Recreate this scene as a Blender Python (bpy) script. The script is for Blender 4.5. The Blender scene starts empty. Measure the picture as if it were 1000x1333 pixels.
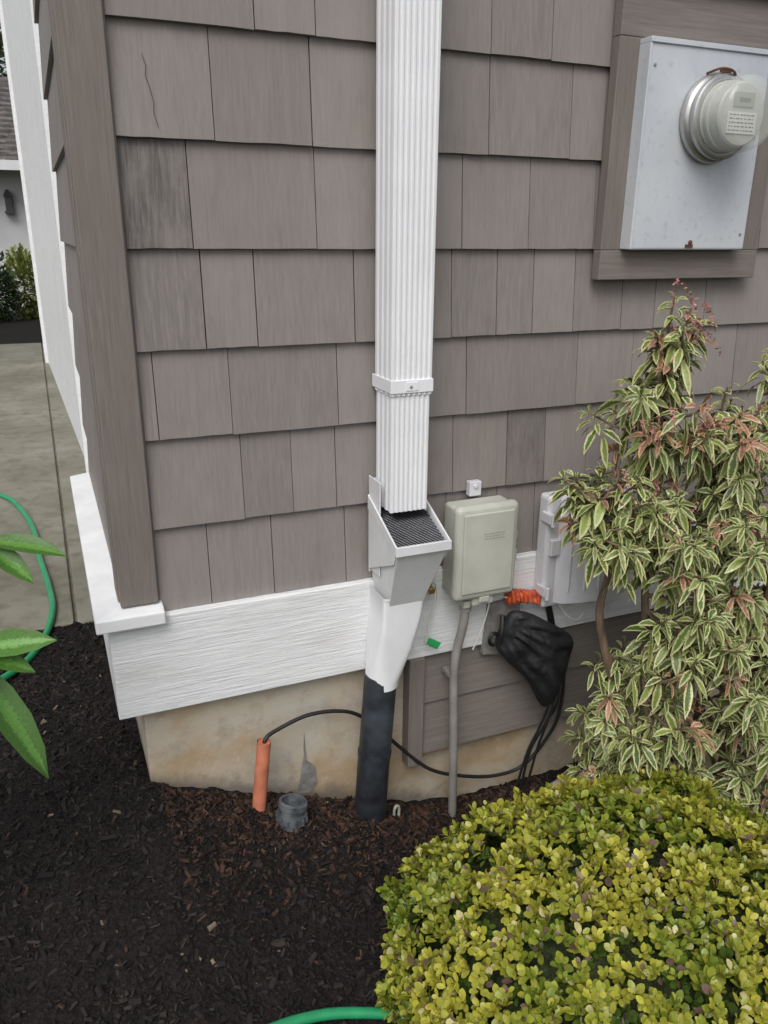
import bpy, math, random
import numpy as np
from mathutils import Vector, Matrix, noise as mnoise
random.seed(7); rng=np.random.default_rng(11)
scene=bpy.context.scene
coll=bpy.context.collection

# ------------------------------------------------------------ materials
def newmat(name):
    m=bpy.data.materials.new(name); m.use_nodes=True
    nt=m.node_tree; b=nt.nodes["Principled BSDF"]
    return m,nt,b
def N(nt,t,**k):
    n=nt.nodes.new(t)
    for a,v in k.items(): setattr(n,a,v)
    return n
def noise_node(nt,scale,detail=4,stretch=None,rough=.55,w=None):
    tc=N(nt,"ShaderNodeTexCoord"); n=N(nt,"ShaderNodeTexNoise")
    n.inputs["Scale"].default_value=scale; n.inputs["Detail"].default_value=detail; n.inputs["Roughness"].default_value=rough
    if stretch:
        mp=N(nt,"ShaderNodeMapping"); mp.inputs["Scale"].default_value=stretch
        nt.links.new(tc.outputs["Object"],mp.inputs[0]); nt.links.new(mp.outputs[0],n.inputs["Vector"])
    else: nt.links.new(tc.outputs["Object"],n.inputs["Vector"])
    if w is not None:
        n.noise_dimensions='4D'; nt.links.new(w,n.inputs["W"])
    return n.outputs["Fac"]
def ramp(nt,fac,stops):
    r=N(nt,"ShaderNodeValToRGB"); e=r.color_ramp.elements
    while len(e)<len(stops): e.new(.5)
    for i,(p,c) in enumerate(stops):
        e[i].position=p; e[i].color=(c[0],c[1],c[2],1) if not isinstance(c,(int,float)) else (c,c,c,1)
    nt.links.new(fac,r.inputs[0]); return r.outputs[0]
def mixc(nt,a,b,fac,mode='MIX'):
    m=N(nt,"ShaderNodeMix",data_type='RGBA',blend_type=mode)
    for s,v in ((6,a),(7,b)):
        if isinstance(v,tuple): m.inputs[s].default_value=(*v[:3],1)
        else: nt.links.new(v,m.inputs[s])
    if isinstance(fac,(int,float)): m.inputs[0].default_value=fac
    else: nt.links.new(fac,m.inputs[0])
    return m.outputs[2]
def bump(nt,b,h,strength=.3,dist=.004,prev=None):
    n=N(nt,"ShaderNodeBump"); n.inputs["Strength"].default_value=strength; n.inputs["Distance"].default_value=dist
    nt.links.new(h,n.inputs["Height"])
    if prev is not None: nt.links.new(prev,n.inputs["Normal"])
    nt.links.new(n.outputs[0],b.inputs["Normal"]); return n.outputs[0]
def simple(name,col,rough=.5,metal=0,var=.12,vs=12,bs=.1,bscale=150,bd=.001,stretch=None,spec=.5):
    m,nt,b=newmat(name)
    f=noise_node(nt,vs,4,stretch)
    lo=tuple(c*(1-var*1.6) for c in col); hi=tuple(min(1,c*(1+var)) for c in col)
    nt.links.new(ramp(nt,f,[(.3,lo),(.7,hi)]),b.inputs["Base Color"])
    b.inputs["Roughness"].default_value=rough; b.inputs["Metallic"].default_value=metal
    b.inputs["Specular IOR Level"].default_value=spec
    if bs: bump(nt,b,noise_node(nt,bscale,3,stretch),bs,bd)
    return m

# painted cedar shingles
m_sh,nt,b=newmat("painted_cedar_shingle")
at=N(nt,"ShaderNodeAttribute",attribute_name="Col"); sep=N(nt,"ShaderNodeSeparateColor"); nt.links.new(at.outputs["Color"],sep.inputs[0])
w=N(nt,"ShaderNodeMath",operation='MULTIPLY'); nt.links.new(sep.outputs[1],w.inputs[0]); w.inputs[1].default_value=50
grain=noise_node(nt,1,5,(190,190,9),.7,w.outputs[0])
blot=noise_node(nt,1,5,(10,10,6),.65,w.outputs[0])
spk=noise_node(nt,1,2,(420,420,80),.7)
c=ramp(nt,grain,[(.25,(.202,.180,.166)),(.55,(.240,.215,.200)),(.8,(.256,.231,.216))])
c=mixc(nt,c,(.295,.272,.258),ramp(nt,blot,[(.42,0),(.72,.5)]))
c=mixc(nt,c,(.158,.137,.124),ramp(nt,blot,[(.24,.5),(.42,.0)]))
st=N(nt,"ShaderNodeMath",operation='MULTIPLY'); nt.links.new(ramp(nt,grain,[(.44,1.0),(.68,.2)]),st.inputs[0]); nt.links.new(ramp(nt,blot,[(.36,.0),(.60,.85)]),st.inputs[1])
st2=N(nt,"ShaderNodeMath",operation='MULTIPLY'); nt.links.new(st.outputs[0],st2.inputs[0]); nt.links.new(sep.outputs[2],st2.inputs[1])
c=mixc(nt,c,(.085,.078,.075),st2.outputs[0])
mul=N(nt,"ShaderNodeVectorMath",operation='SCALE'); nt.links.new(c,mul.inputs[0]); nt.links.new(sep.outputs[0],mul.inputs["Scale"])
nt.links.new(mul.outputs[0],b.inputs["Base Color"]); b.inputs["Roughness"].default_value=.58; b.inputs["Specular IOR Level"].default_value=.3
p=bump(nt,b,grain,.32,.0015); bump(nt,b,spk,.35,.0008,p)

def woodmat(name,lo,hi,stretch,bs=.5,bd=.002,rough=.6):
    m,nt,b=newmat(name)
    g=noise_node(nt,1,5,stretch,.65); bl=noise_node(nt,6,4)
    c=ramp(nt,g,[(.28,lo),(.65,hi)]); c=mixc(nt,c,tuple(x*.78 for x in hi),ramp(nt,bl,[(.4,0),(.75,.5)]))
    nt.links.new(c,b.inputs["Base Color"]); b.inputs["Roughness"].default_value=rough; b.inputs["Specular IOR Level"].default_value=.3
    bump(nt,b,g,bs,bd); return m
m_corner=woodmat("corner_board_paint",(.145,.126,.112),(.207,.182,.164),(190,190,9),.42)
m_trimh=woodmat("trim_board_paint",(.15,.131,.117),(.215,.19,.174),(9,190,190),.42)
m_lap=woodmat("lap_siding_paint",(.14,.125,.112),(.21,.187,.17),(8,150,170),.45)
m_skirt,nt,b=newmat("white_rough_sawn"); g1=noise_node(nt,1,5,(11,120,250),.65); g2=noise_node(nt,1,5,(5,5,16),.65)
c=ramp(nt,g1,[(.28,(.63,.64,.65)),(.6,(.78,.79,.80))]); c=mixc(nt,c,(.52,.50,.46),ramp(nt,g2,[(.55,0),(.8,.5)]))
nt.links.new(c,b.inputs["Base Color"]); b.inputs["Roughness"].default_value=.55; bump(nt,b,g1,.75,.003)
m_skirtp=woodmat("white_trim_paint",(.70,.71,.72),(.80,.81,.82),(14,14,60),.2,.001,.5)
# foundation
m_fd,nt,b=newmat("stained_concrete_foundation")
n1=noise_node(nt,3.4,5,(1,1,1.3),.6); n2=noise_node(nt,16,6,None,.7); n3=noise_node(nt,220,3)
c=ramp(nt,n1,[(.30,(.42,.40,.355)),(.46,(.44,.385,.30)),(.58,(.40,.305,.195)),(.74,(.31,.225,.14))])
c=mixc(nt,c,(.225,.185,.14),ramp(nt,n2,[(.50,0),(.74,.6)]))
c=mixc(nt,c,(.52,.50,.46),ramp(nt,n2,[(.28,.5),(.42,.0)]))
tc=N(nt,"ShaderNodeTexCoord"); sx=N(nt,"ShaderNodeSeparateXYZ"); nt.links.new(tc.outputs["Object"],sx.inputs[0])
ma=N(nt,"ShaderNodeMath",operation='MULTIPLY_ADD'); nt.links.new(sx.outputs[0],ma.inputs[0]); ma.inputs[1].default_value=.38; nt.links.new(sx.outputs[2],ma.inputs[2])
mb=N(nt,"ShaderNodeMath",operation='MULTIPLY_ADD'); nt.links.new(n2,mb.inputs[0]); mb.inputs[1].default_value=-.08; nt.links.new(ma.outputs[0],mb.inputs[2])
c=mixc(nt,c,(.13,.115,.10),ramp(nt,mb.outputs[0],[(.255,.75),(.295,0)]))   # soil splash along the grade line
nt.links.new(c,b.inputs["Base Color"]); b.inputs["Roughness"].default_value=.9
p=bump(nt,b,n2,.35,.006); bump(nt,b,n3,.4,.0015,p)
# driveway concrete
m_dr,nt,b=newmat("driveway_concrete")
n1=noise_node(nt,1.3,6,None,.65); n2=noise_node(nt,14,5); n3=noise_node(nt,260,3)
c=ramp(nt,n1,[(.3,(.125,.12,.085)),(.55,(.21,.20,.16)),(.75,(.28,.27,.23))]); c=mixc(nt,c,(.11,.108,.07),ramp(nt,n2,[(.46,0),(.72,.8)]))
nt.links.new(c,b.inputs["Base Color"]); b.inputs["Roughness"].default_value=.85; bump(nt,b,n3,.4,.002)
# mulch
m_mu,nt,b=newmat("dark_bark_mulch")
n1=noise_node(nt,110,4,None,.7); v=N(nt,"ShaderNodeTexVoronoi"); v.inputs["Scale"].default_value=130
tc=N(nt,"ShaderNodeTexCoord"); nt.links.new(tc.outputs["Object"],v.inputs["Vector"])
c=ramp(nt,n1,[(.35,(.007,.006,.006)),(.6,(.020,.016,.015)),(.8,(.045,.034,.030))])
nt.links.new(c,b.inputs["Base Color"]); b.inputs["Roughness"].default_value=.9; b.inputs["Specular IOR Level"].default_value=.2
p=bump(nt,b,n1,.9,.012); bump(nt,b,v.outputs["Distance"],.6,.006,p)
def attrmat(name,rough=.85,spec=.3,transl=0,edge=False,bs=0):
    m,nt,b=newmat(name)
    at=N(nt,"ShaderNodeAttribute",attribute_name="Col")
    colr=at.outputs["Color"]
    nz=noise_node(nt,260,2)
    if edge:
        e=N(nt,"ShaderNodeAttribute",attribute_name="edge"); ad=N(nt,"ShaderNodeMath",operation='MULTIPLY_ADD')
        nt.links.new(nz,ad.inputs[0]); ad.inputs[1].default_value=.7; nt.links.new(e.outputs["Fac"],ad.inputs[2])
        cr=N(nt,"ShaderNodeAttribute",attribute_name="Col2")
        colr=mixc(nt,colr,cr.outputs["Color"],ramp(nt,ad.outputs[0],[(.82,0),(1.04,1)]))
    mm=mixc(nt,colr,ramp(nt,nz,[(.3,.75),(.7,1.0)]),1.0,'MULTIPLY')
    nt.links.new(mm,b.inputs["Base Color"]); b.inputs["Roughness"].default_value=rough; b.inputs["Specular IOR Level"].default_value=spec
    if bs: bump(nt,b,noise_node(nt,400,2),bs,.001)
    if transl:
        tr=N(nt,"ShaderNodeBsdfTranslucent"); nt.links.new(mm,tr.inputs[0]); mx=N(nt,"ShaderNodeMixShader"); mx.inputs[0].default_value=transl
        out=nt.nodes["Material Output"]; nt.links.new(b.outputs[0],mx.inputs[1]); nt.links.new(tr.outputs[0],mx.inputs[2]); nt.links.new(mx.outputs[0],out.inputs[0])
    return m
m_chip=attrmat("mulch_chips",.85,.3)
m_leaf=attrmat("glossy_leaf",.36,.5,.25)
m_vleaf=attrmat("variegated_leaf",.40,.45,.25,edge=True)
m_bark=simple("shrub_bark",(.16,.11,.075),.85,0,.35,40,.6,180,.002,(1,1,.3))
m_core=simple("bush_dark_core",(.035,.048,.012),.9,0,.5,60,.8,120,.01)  # dark olive tone of the solid core behind the bush leaves
m_wal=simple("white_aluminum_downspout",(.76,.77,.79),.35,0,.03,8,.03,60,.0005)
m_gry=simple("grey_painted_plastic",(.65,.66,.67),.42,0,.05,18,.05,90,.0005)
m_wpl=simple("white_plastic_adapter",(.74,.75,.77),.4,0,.04,14,.05,90,.0005)
m_blk=simple("black_abs_pipe",(.032,.038,.046),.45,0,.5,14,.15,120,.001)
m_blk2=simple("black_rubber_cable",(.014,.014,.015),.5,0,.2,40,.1,200,.001)
m_mesh=simple("black_mesh_screen",(.012,.012,.014),.35,0,.2,40,.1,200,.001)
m_mesh2=simple("mesh_wire",(.10,.10,.11),.3,.6,.2,60,.1,200,.001)
m,nt,b=newmat("galvanised_painted_steel"); n1=noise_node(nt,3,5,(1,1,.6),.6); n2=noise_node(nt,60,3)
nt.links.new(mixc(nt,ramp(nt,n1,[(.3,(.42,.45,.50)),(.52,(.55,.58,.62)),(.75,(.66,.68,.70))]),(.38,.40,.42),ramp(nt,n2,[(.58,0),(.8,.7)])),b.inputs["Base Color"])
b.inputs["Roughness"].default_value=.42; b.inputs["Metallic"].default_value=.15; bump(nt,b,n1,.2,.004); m_panel=m
m_metal=simple("brushed_meter_ring",(.46,.46,.45),.36,.8,.15,20,.1,90,.0005)
m_cream=simple("meter_body_plastic",(.43,.44,.40),.35,0,.06,20,.03,90,.0005)
m_lab=simple("meter_label",(.62,.62,.58),.5,0,.03,20,0)
m_lcd=simple("meter_display",(.24,.26,.21),.25,0,.05,20,0)
m_ink=simple("printed_ink",(.06,.06,.06),.6,0,.1,20,0)
m_bx1=simple("weathered_grey_plastic",(.46,.465,.41),.5,0,.10,9,.1,140,.0008)
m_bx2=simple("light_grey_plastic",(.60,.60,.63),.42,0,.06,9,.06,140,.0006)
m_cond=simple("grey_pvc_conduit",(.24,.225,.21),.55,0,.14,20,.1,100,.001)
m_or=simple("orange_conduit_plastic",(.56,.19,.105),.6,0,.2,20,.1,100,.001)
m_ort=simple("orange_tape",(.55,.09,.03),.45,0,.5,60,.2,80,.002)
m_cap=simple("dusty_grey_pvc",(.085,.095,.105),.7,0,.5,30,.2,100,.002)
m_fab=simple("black_nylon_fabric",(.012,.012,.014),.6,0,.3,10,.4,90,.004,None,.4)
m_hose=simple("green_garden_hose",(.02,.27,.11),.35,0,.1,20,.1,200,.0005)
m_green=simple("green_tag",(.02,.35,.10),.5,0,.1,20,0)
m_brass=simple("brass",(.55,.38,.16),.35,.9,.1,20,0)
m_wire=simple("white_wire",(.62,.62,.59),.5,0,.05,20,0)
m_patch=simple("grey_mortar",(.22,.21,.20),.85,0,.3,30,.5,90,.003)
m_dark=simple("shaded_gap_paint",(.045,.04,.037),.9,0,.1,20,0)  # paint tone darkened to put the shadow between shingles into the colour
m_nwall=simple("neighbor_stucco",(.60,.61,.62),.8,0,.05,2,.2,50,.003)
m_roof=simple("asphalt_roof_shingles",(.12,.11,.105),.9,0,.35,9,.5,40,.01)
m_gnd=simple("soil_ground",(.10,.095,.06),.95,0,.3,1.5,.5,30,.02)
m_rust=simple("rust_screw",(.14,.07,.04),.6,.4,.2,50,0)
m_stone=simple("tan_stone",(.40,.35,.27),.9,0,.3,8,.6,60,.006)
m_clear,nt,b=newmat("clear_meter_cover")
b.inputs["Base Color"].default_value=(.72,.76,.72,1); b.inputs["Roughness"].default_value=.04; b.inputs["Alpha"].default_value=.28; b.inputs["Specular IOR Level"].default_value=1.0

# ------------------------------------------------------------ mesh helpers
class B:
    def __init__(s): s.v=[];s.f=[];s.m=[];s.c=[]
    def add(s,vs,fs,mi=0,col=None):
        o=len(s.v); s.v+= [tuple(p) for p in vs]; s.f+=[tuple(i+o for i in f) for f in fs]; s.m+=[mi]*len(fs)
        if col is not None: s.c+=[col]*len(vs)
    def box(s,x0,x1,y0,y1,z0,z1,mi=0,col=None):
        s.add([(x0,y0,z0),(x1,y0,z0),(x1,y1,z0),(x0,y1,z0),(x0,y0,z1),(x1,y0,z1),(x1,y1,z1),(x0,y1,z1)],
              [(0,3,2,1),(4,5,6,7),(0,1,5,4),(1,2,6,5),(2,3,7,6),(3,0,4,7)],mi,col)
    def hexa(s,bot,top,mi=0,col=None):
        s.add(list(bot)+list(top),[(3,2,1,0),(4,5,6,7),(0,1,5,4),(1,2,6,5),(2,3,7,6),(3,0,4,7)],mi,col)
    def tube(s,pts,r,seg=10,mi=0,sub=6,cap=True):
        P=[Vector(p) for p in pts]; rr=r if isinstance(r,(list,tuple)) else [r]*len(P)
        if sub>1 and len(P)>2:
            Q=[];R=[]
            for i in range(len(P)-1):
                p0=P[max(i-1,0)];p1=P[i];p2=P[i+1];p3=P[min(i+2,len(P)-1)]
                for k in range(sub):
                    t=k/sub
                    Q.append(.5*((2*p1)+(p2-p0)*t+(2*p0-5*p1+4*p2-p3)*t*t+(3*p1-p0-3*p2+p3)*t**3)); R.append(rr[i]*(1-t)+rr[i+1]*t)
            Q.append(P[-1]);R.append(rr[-1]); P=Q;rr=R
        vs=[];fs=[];n=len(P); up=None
        for i in range(n):
            d=(P[min(i+1,n-1)]-P[max(i-1,0)]).normalized()
            if up is None: up=Vector((0,0,1)) if abs(d.z)<.9 else Vector((1,0,0))
            a=d.cross(up).normalized(); bb=a.cross(d).normalized(); up=bb
            for k in range(seg):
                th=2*math.pi*k/seg; vs.append(P[i]+(a*math.cos(th)+bb*math.sin(th))*rr[i])
        for i in range(n-1):
            for k in range(seg):
                k2=(k+1)%seg; fs.append((i*seg+k,i*seg+k2,(i+1)*seg+k2,(i+1)*seg+k))
        if cap: fs.append(tuple(range(seg))[::-1]); fs.append(tuple(range((n-1)*seg,n*seg)))
        s.add(vs,fs,mi)
    def lathe(s,prof,M,seg=32,mi=0):
        vs=[];fs=[];n=len(prof)
        for (r,h) in prof:
            for k in range(seg):
                th=2*math.pi*k/seg; vs.append(M@Vector((r*math.cos(th),r*math.sin(th),h)))
        for i in range(n-1):
            for k in range(seg):
                k2=(k+1)%seg; fs.append((i*seg+k,i*seg+k2,(i+1)*seg+k2,(i+1)*seg+k))
        s.add(vs,fs,mi)
    def obj(s,name,mats,parent=None,smooth=False,bevel=0,seg=2,angle=40):
        me=bpy.data.meshes.new(name); me.from_pydata([tuple(v) for v in s.v],[],s.f)
        for m in mats: me.materials.append(m)
        me.polygons.foreach_set("material_index",s.m)
        if s.c:
            a=me.color_attributes.new("Col","FLOAT_COLOR","POINT"); a.data.foreach_set("color",np.array([(c[0],c[1],c[2],1) for c in s.c],dtype=np.float32).ravel())
        me.update(); ob=bpy.data.objects.new(name,me); coll.objects.link(ob)
        if parent: ob.parent=parent
        if smooth:
            me.polygons.foreach_set("use_smooth",[True]*len(me.polygons))
            try: me.set_sharp_from_angle(angle=math.radians(angle))
            except Exception: pass
        if bevel:
            md=ob.modifiers.new("bev","BEVEL"); md.width=bevel; md.segments=seg; md.limit_method='ANGLE'; md.angle_limit=math.radians(35)
        return ob
def empty(name):
    e=bpy.data.objects.new(name,None); coll.objects.link(e); e.empty_display_size=.1; return e
def rnd(a,b): return random.uniform(a,b)

# ------------------------------------------------------------ HOUSE
house=empty("house")
XC=.078   # house corner
XR=7.0; ZT=4.8
ROW=[.669,.847,1.024,1.191,1.368,1.546,1.722,1.898,2.075]
while ROW[-1]<ZT-.1: ROW.append(ROW[-1]+.1765)
seams={0:[.258,.391,.554,.66,.80],1:[.336,.439,.534,.66,.810,.949,1.051,1.169],2:[.181,.321,.54,.70,.836,1.123],
       3:[.281,.379,.578,.69,.793,.901,.992,1.098],4:[.269,.501,.68,.810,.968,1.133],5:[.318,.496,.70,.862,1.055],6:[.397,.506,.66,.858,.995],7:[.30,.45,.63,.80,.93]}
stains={(4,0):.95,(3,0):.5,(3,2):.3,(2,2):.3,(5,0):.15,(1,6):.7,(1,5):.2,(1,1):.3,(2,5):.2,(3,5):.4,(0,1):.25,(5,4):.4,(3,6):.4,(5,1):.2,(6,4):.3,(1,0):.2}
sh=B()
for i,z0 in enumerate(ROW):
    z1=(ROW[i+1] if i+1<len(ROW) else ZT)+.012
    xs=[.1535]+list(seams.get(i,[]))
    if i not in seams:
        x=.151
        while x<1.2: x+=rnd(.08,.22); xs.append(x)
    x=xs[-1]
    while x<XR-.2: x+=rnd(.08,.24); xs.append(x)
    xs.append(XR)
    for k in range(len(xs)-1):
        g0=rnd(.0005,.0013); a,b2=xs[k]+g0,xs[k+1]-g0
        dz=rnd(-.0010,.0010) if i>0 else rnd(0,.0006); dy=rnd(-.0009,.0009)
        br=rnd(.94,1.05); stn=stains.get((i,k),rnd(0,.18) if random.random()<.6 else .04)
        c=(br,random.random(),stn)
        yb=-.004+dy; yt=.008
        m_=6; vs=[]
        for q in range(m_+1):
            f=q/m_; xx=a+(b2-a)*f; jz=dz+rnd(-.0006,.0006); jy=rnd(-.0004,.0004)+(.0012*math.sin(math.pi*f)*rnd(-.6,.6))
            vs+=[(xx,yb+jy,z0+jz),(xx,.014,z0+jz),(xx,yt,z1)]
        fs=[]
        for q in range(m_):
            o=3*q; fs+=[(o,o+3,o+5,o+2),(o+1,o+4,o+3,o)]
        fs+=[(0,2,1),(3*m_,3*m_+1,3*m_+2)]
        sh.add(vs,fs,0,c)
sh.obj("cedar_shingle_siding",[m_sh],house)
ss=B()
for i,z0 in enumerate(ROW):
    z1=(ROW[i+1] if i+1<len(ROW) else ZT)+.012
    y=.085
    while y<.99:
        y2=min(y+rnd(.09,.2),1.0); c=(rnd(.9,1.0),random.random(),0)
        xo=XC+.002; xi=XC+.012
        ss.hexa([(xo,y2-.001,z0),(xo,y+.001,z0),(xi+.01,y+.001,z0),(xi+.01,y2-.001,z0)],[(xi,y2-.001,z1),(xi,y+.001,z1),(xi+.01,y+.001,z1),(xi+.01,y2-.001,z1)],0,c); y=y2
ss.obj("side_shingle_siding",[m_sh],house)
w=B(); w.box(XC+.028,XR,.0142,1.0,.43,ZT); w.box(.25,XR,1.0,8.0,0,ZT)
w.obj("wall_core",[m_dark],house)
cb=B(); cb.box(XC,.1505,-.016,.012,.697,ZT); cb.obj("corner_board_front",[m_corner],house,bevel=.002)
cb=B(); cb.box(XC-.003,XC+.022,.0125,.085,.697,ZT); cb.obj("corner_board_side",[m_corner],house,bevel=.002)
ck=B(); ck.box(.1505,.1535,-.007,.012,.697,ZT); ck.obj("caulk_bead",[m_corner],house)
sk=B(); sk.box(.050,4.5,-.022,.012,.450,.6685); sk.obj("water_table_board",[m_skirt],house,bevel=.002)
sk=B(); sk.box(.050,.084,.0125,1.0,.450,.6685); sk.obj("water_table_side_board",[m_skirtp],house,bevel=.002)
sk=B()
sk.add([(.026,-.044,.660),(.158,-.044,.660),(.158,.012,.660),(.084,.012,.660),(.084,1.0,.660),(.026,1.0,.660)]+
       [(.026,-.044,.688),(.158,-.044,.688),(.158,.012,.696),(.084,.012,.696),(.084,1.0,.696),(.026,1.0,.688)],
       [(0,5,4,3,2,1),(6,7,8,9,10,11),(0,1,7,6),(1,2,8,7),(2,3,9,8),(3,4,10,9),(4,5,11,10),(5,0,6,11)])
sk.obj("water_table_cap",[m_skirtp],house,bevel=.003)
fd=B(); fd.box(.100,XR,.010,1.0,-.3,.4495); fd.obj("foundation_wall",[m_fd],house,bevel=.004)
lp=B()
lp.hexa([(.742,-.016,.318),(3.5,-.016,.318),(3.5,.009,.318),(.742,.009,.318)],[(.742,-.004,.4495),(3.5,-.004,.4495),(3.5,.009,.4495),(.742,.009,.4495)])
lp.hexa([(.742,-.020,.176),(3.5,-.020,.176),(3.5,.009,.176),(.742,.009,.176)],[(.742,-.006,.326),(3.5,-.006,.326),(3.5,.009,.326),(.742,.009,.326)])
lp.obj("lower_lap_siding",[m_lap],house)
lt=B(); lt.box(.702,.7415,-.028,.009,.150,.4495); lt.obj("lower_trim_board",[m_corner],house,bevel=.002)
gw=B()
gw.add([(.19,2.0,0),(.03,7.4,0),(.4,7.4,0),(.4,2.0,0),(.19,2.0,3.6),(.03,7.4,3.6),(.4,7.4,3.6),(.4,2.0,3.6)],[(0,4,5,1),(1,5,6,2),(3,2,6,7),(0,3,7,4),(4,7,6,5)])
gw.box(.0,.16,7.4,7.52,0,3.6); gw.box(.135,.20,3.0,3.12,.1,3.0)
gw.obj("white_garage_wall",[m_skirtp],house)
rf=B(); rf.add([(-.3,-.35,ZT),(XR+.3,-.35,ZT),(XR+.3,4.5,ZT+2.2),(-.3,4.5,ZT+2.2),(-.3,-.35,ZT+.15),(XR+.3,-.35,ZT+.15),(XR+.3,4.5,ZT+2.35),(-.3,4.5,ZT+2.35)],[(0,3,2,1),(4,5,6,7),(0,1,5,4),(1,2,6,5),(2,3,7,6),(3,0,4,7)])
rf.add([(-.3,4.5,ZT+2.35),(XR+.3,4.5,ZT+2.35),(XR+.3,9,ZT+.1),(-.3,9,ZT+.1)],[(0,1,2,3)])
rf.obj("roof",[m_roof],house)
cr=B(); pts=[(.2065,1.672),(.212,1.655),(.2095,1.64),(.215,1.622),(.2195,1.60),(.218,1.585),(.2235,1.562)]
for (a,b2) in zip(pts[:-1],pts[1:]):
    ya=-.0080+ (a[1]-1.546)/.176*.0125; yb=-.0080+(b2[1]-1.546)/.176*.0125
    cr.add([(a[0]-.0005,ya,a[1]),(a[0]+.0006,ya,a[1]),(b2[0]+.0006,yb,b2[1]),(b2[0]-.0005,yb,b2[1])],[(0,1,2,3)])
cr.obj("shingle_crack",[m_dark],house)
pt=B(); vs=[(.452,.235),(.456,.255),(.455,.275),(.458,.295),(.460,.315),(.462,.315),(.463,.29),(.465,.272),(.470,.255),(.470,.240),(.482,.215),(.486,.17),(.47,.145),(.440,.150),(.444,.18)]
pt.add([(.448+(x-.456)*(.40 if z>.235 else 1.05),.0075,z-.02) for x,z in vs],[tuple(range(len(vs)))]); pt.obj("mortar_patch",[m_patch],house)

# ------------------------------------------------------------ METER PANEL
mp=empty("electric_meter_panel")
t=B(); x0,x1,z0,z1=1.133,1.583,1.303,1.87
t.box(x0,x1,-.034,-.008,z0,z0+.062); t.box(x0,x1,-.034,-.008,1.772,z1); t.obj("trim_horizontal",[m_trimh],mp,bevel=.002)
t=B(); t.box(x0,x0+.06,-.0335,-.008,z0+.0622,1.7718); t.box(x1-.08,x1,-.0335,-.008,z0+.0622,1.7718); t.obj("trim_vertical",[m_corner],mp,bevel=.002)
t=B(); t.box(1.16,1.60,-.05,-.0,1.8705,1.895); t.obj("trim_top_cap",[m_trimh],mp,bevel=.002)
t=B(); t.box(1.186,1.508,-.064,-.02,1.366,1.762); t.obj("panel_body",[m_panel],mp,bevel=.005,seg=3)
t=B(); t.box(1.183,1.511,-.068,-.03,1.759,1.769); t.box(1.183,1.1885,-.0665,-.03,1.368,1.759); t.obj("panel_lid_flange",[m_panel],mp,bevel=.001)
t=B(); t.box(1.335,1.355,-.067,-.062,1.371,1.378); t.lathe([(0,.069),(.004,.068),(.005,.064)],Matrix.Translation((1.348,0,1.382))@Matrix.Rotation(math.radians(90),4,'X')); t.obj("panel_latch_screw",[m_rust],mp)
t=B()
for (hx,hz) in ((1.49,1.40),(1.49,1.60),(1.20,1.72)): t.lathe([(0,.0665),(.003,.066),(.0035,.063)],Matrix.Translation((hx,0,hz))@Matrix.Rotation(math.radians(90),4,'X'),10)
t.obj("panel_screws",[m_metal],mp)
MX,MZ=1.362,1.629
M=Matrix.Translation((MX,0,MZ))@Matrix.Rotation(math.radians(90),4,'X')
t=B(); t.lathe([(.058,.062),(.080,.063),(.086,.067),(.088,.075),(.085,.084),(.079,.087),(.079,.092),(.0815,.094),(.0815,.102),(.077,.105),(.070,.105)],M,48); t.obj("meter_ring",[m_metal],mp,smooth=True,angle=50)
t=B(); t.lathe([(.068,.095),(.068,.106),(.0645,.108),(.0645,.115),(.0665,.117),(.0665,.122),(.063,.124),(.0615,.136),(.061,.146),(.057,.149),(0,.149)],M,48); t.obj("meter_body",[m_cream],mp,smooth=True,angle=35)
t=B(); t.lathe([(.0735,.103),(.073,.130),(.0715,.160),(.067,.173),(.056,.180),(0,.182)],M,48); t.obj("meter_clear_cover",[m_clear],mp,smooth=True,angle=50)
t=B(); cx,cz=MX,MZ; o_=-.1495
t.box(cx-.038,cx+.038,o_-.002,o_,cz-.036,cz+.004,0); t.box(cx-.026,cx+.026,o_-.003,o_,cz+.014,cz+.040,1)
for r in range(5):
    xx=cx-.034
    while xx<cx+.030:
        ww=rnd(.002,.008); t.box(xx,xx+ww,o_-.0028,o_-.0021,cz-.031+r*.0072,cz-.0292+r*.0072,2); xx+=ww+rnd(.002,.005)
t.box(cx-.014,cx+.014,o_-.0038,o_-.0031,cz+.022,cz+.030,2)
t.obj("meter_label_plate",[m_lab,m_lcd,m_ink],mp)
t=B(); t.tube([(1.325,-.075,1.711),(1.34,-.10,1.718),(1.362,-.108,1.714),(1.375,-.104,1.707)],.0026,8); t.box(MX-.006,MX+.006,-.10,-.078,MZ+.079,MZ+.091); t.obj("meter_seal_wire",[m_rust],mp,smooth=True)

# ------------------------------------------------------------ DOWNSPOUT
ds=empty("downspout")
def profile(x0,x1,y0,y1,ribs=7,d=.0022,sr=5):
    pts=[]; r=.005
    def side(a,b,n,fixed,axis,out):
        L=b-a; s=L/n; o=[]
        for i in range(n):
            st=a+s*i
            for f,h in ((.15,0),(.35,1),(.65,1),(.85,0)):
                v=st+s*f; o.append((v,fixed-out*d*h) if axis=='x' else (fixed-out*d*h,v))
        return o
    pts+=[(x0+.0006,y0+.002),(x0+.002,y0+.0006)]; pts+=side(x0+r,x1-r,ribs,y0,'x',-1); pts+=[(x1-.002,y0+.0006),(x1-.0006,y0+.002)]; pts+=side(y0+r,y1-r,sr,x1,'y',1); pts.append((x1,y1))
    pts.append((x0,y1)); pts+=side(y1-r,y0+r,3,x0,'y',-1); return pts
def extrude(pts,z0,z1):
    n=len(pts); bb=B(); vs=[(x,y,z0) for x,y in pts]+[(x,y,z1) for x,y in pts]
    bb.add(vs,[(i,(i+1)%n,n+(i+1)%n,n+i) for i in range(n)]); return bb
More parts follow.
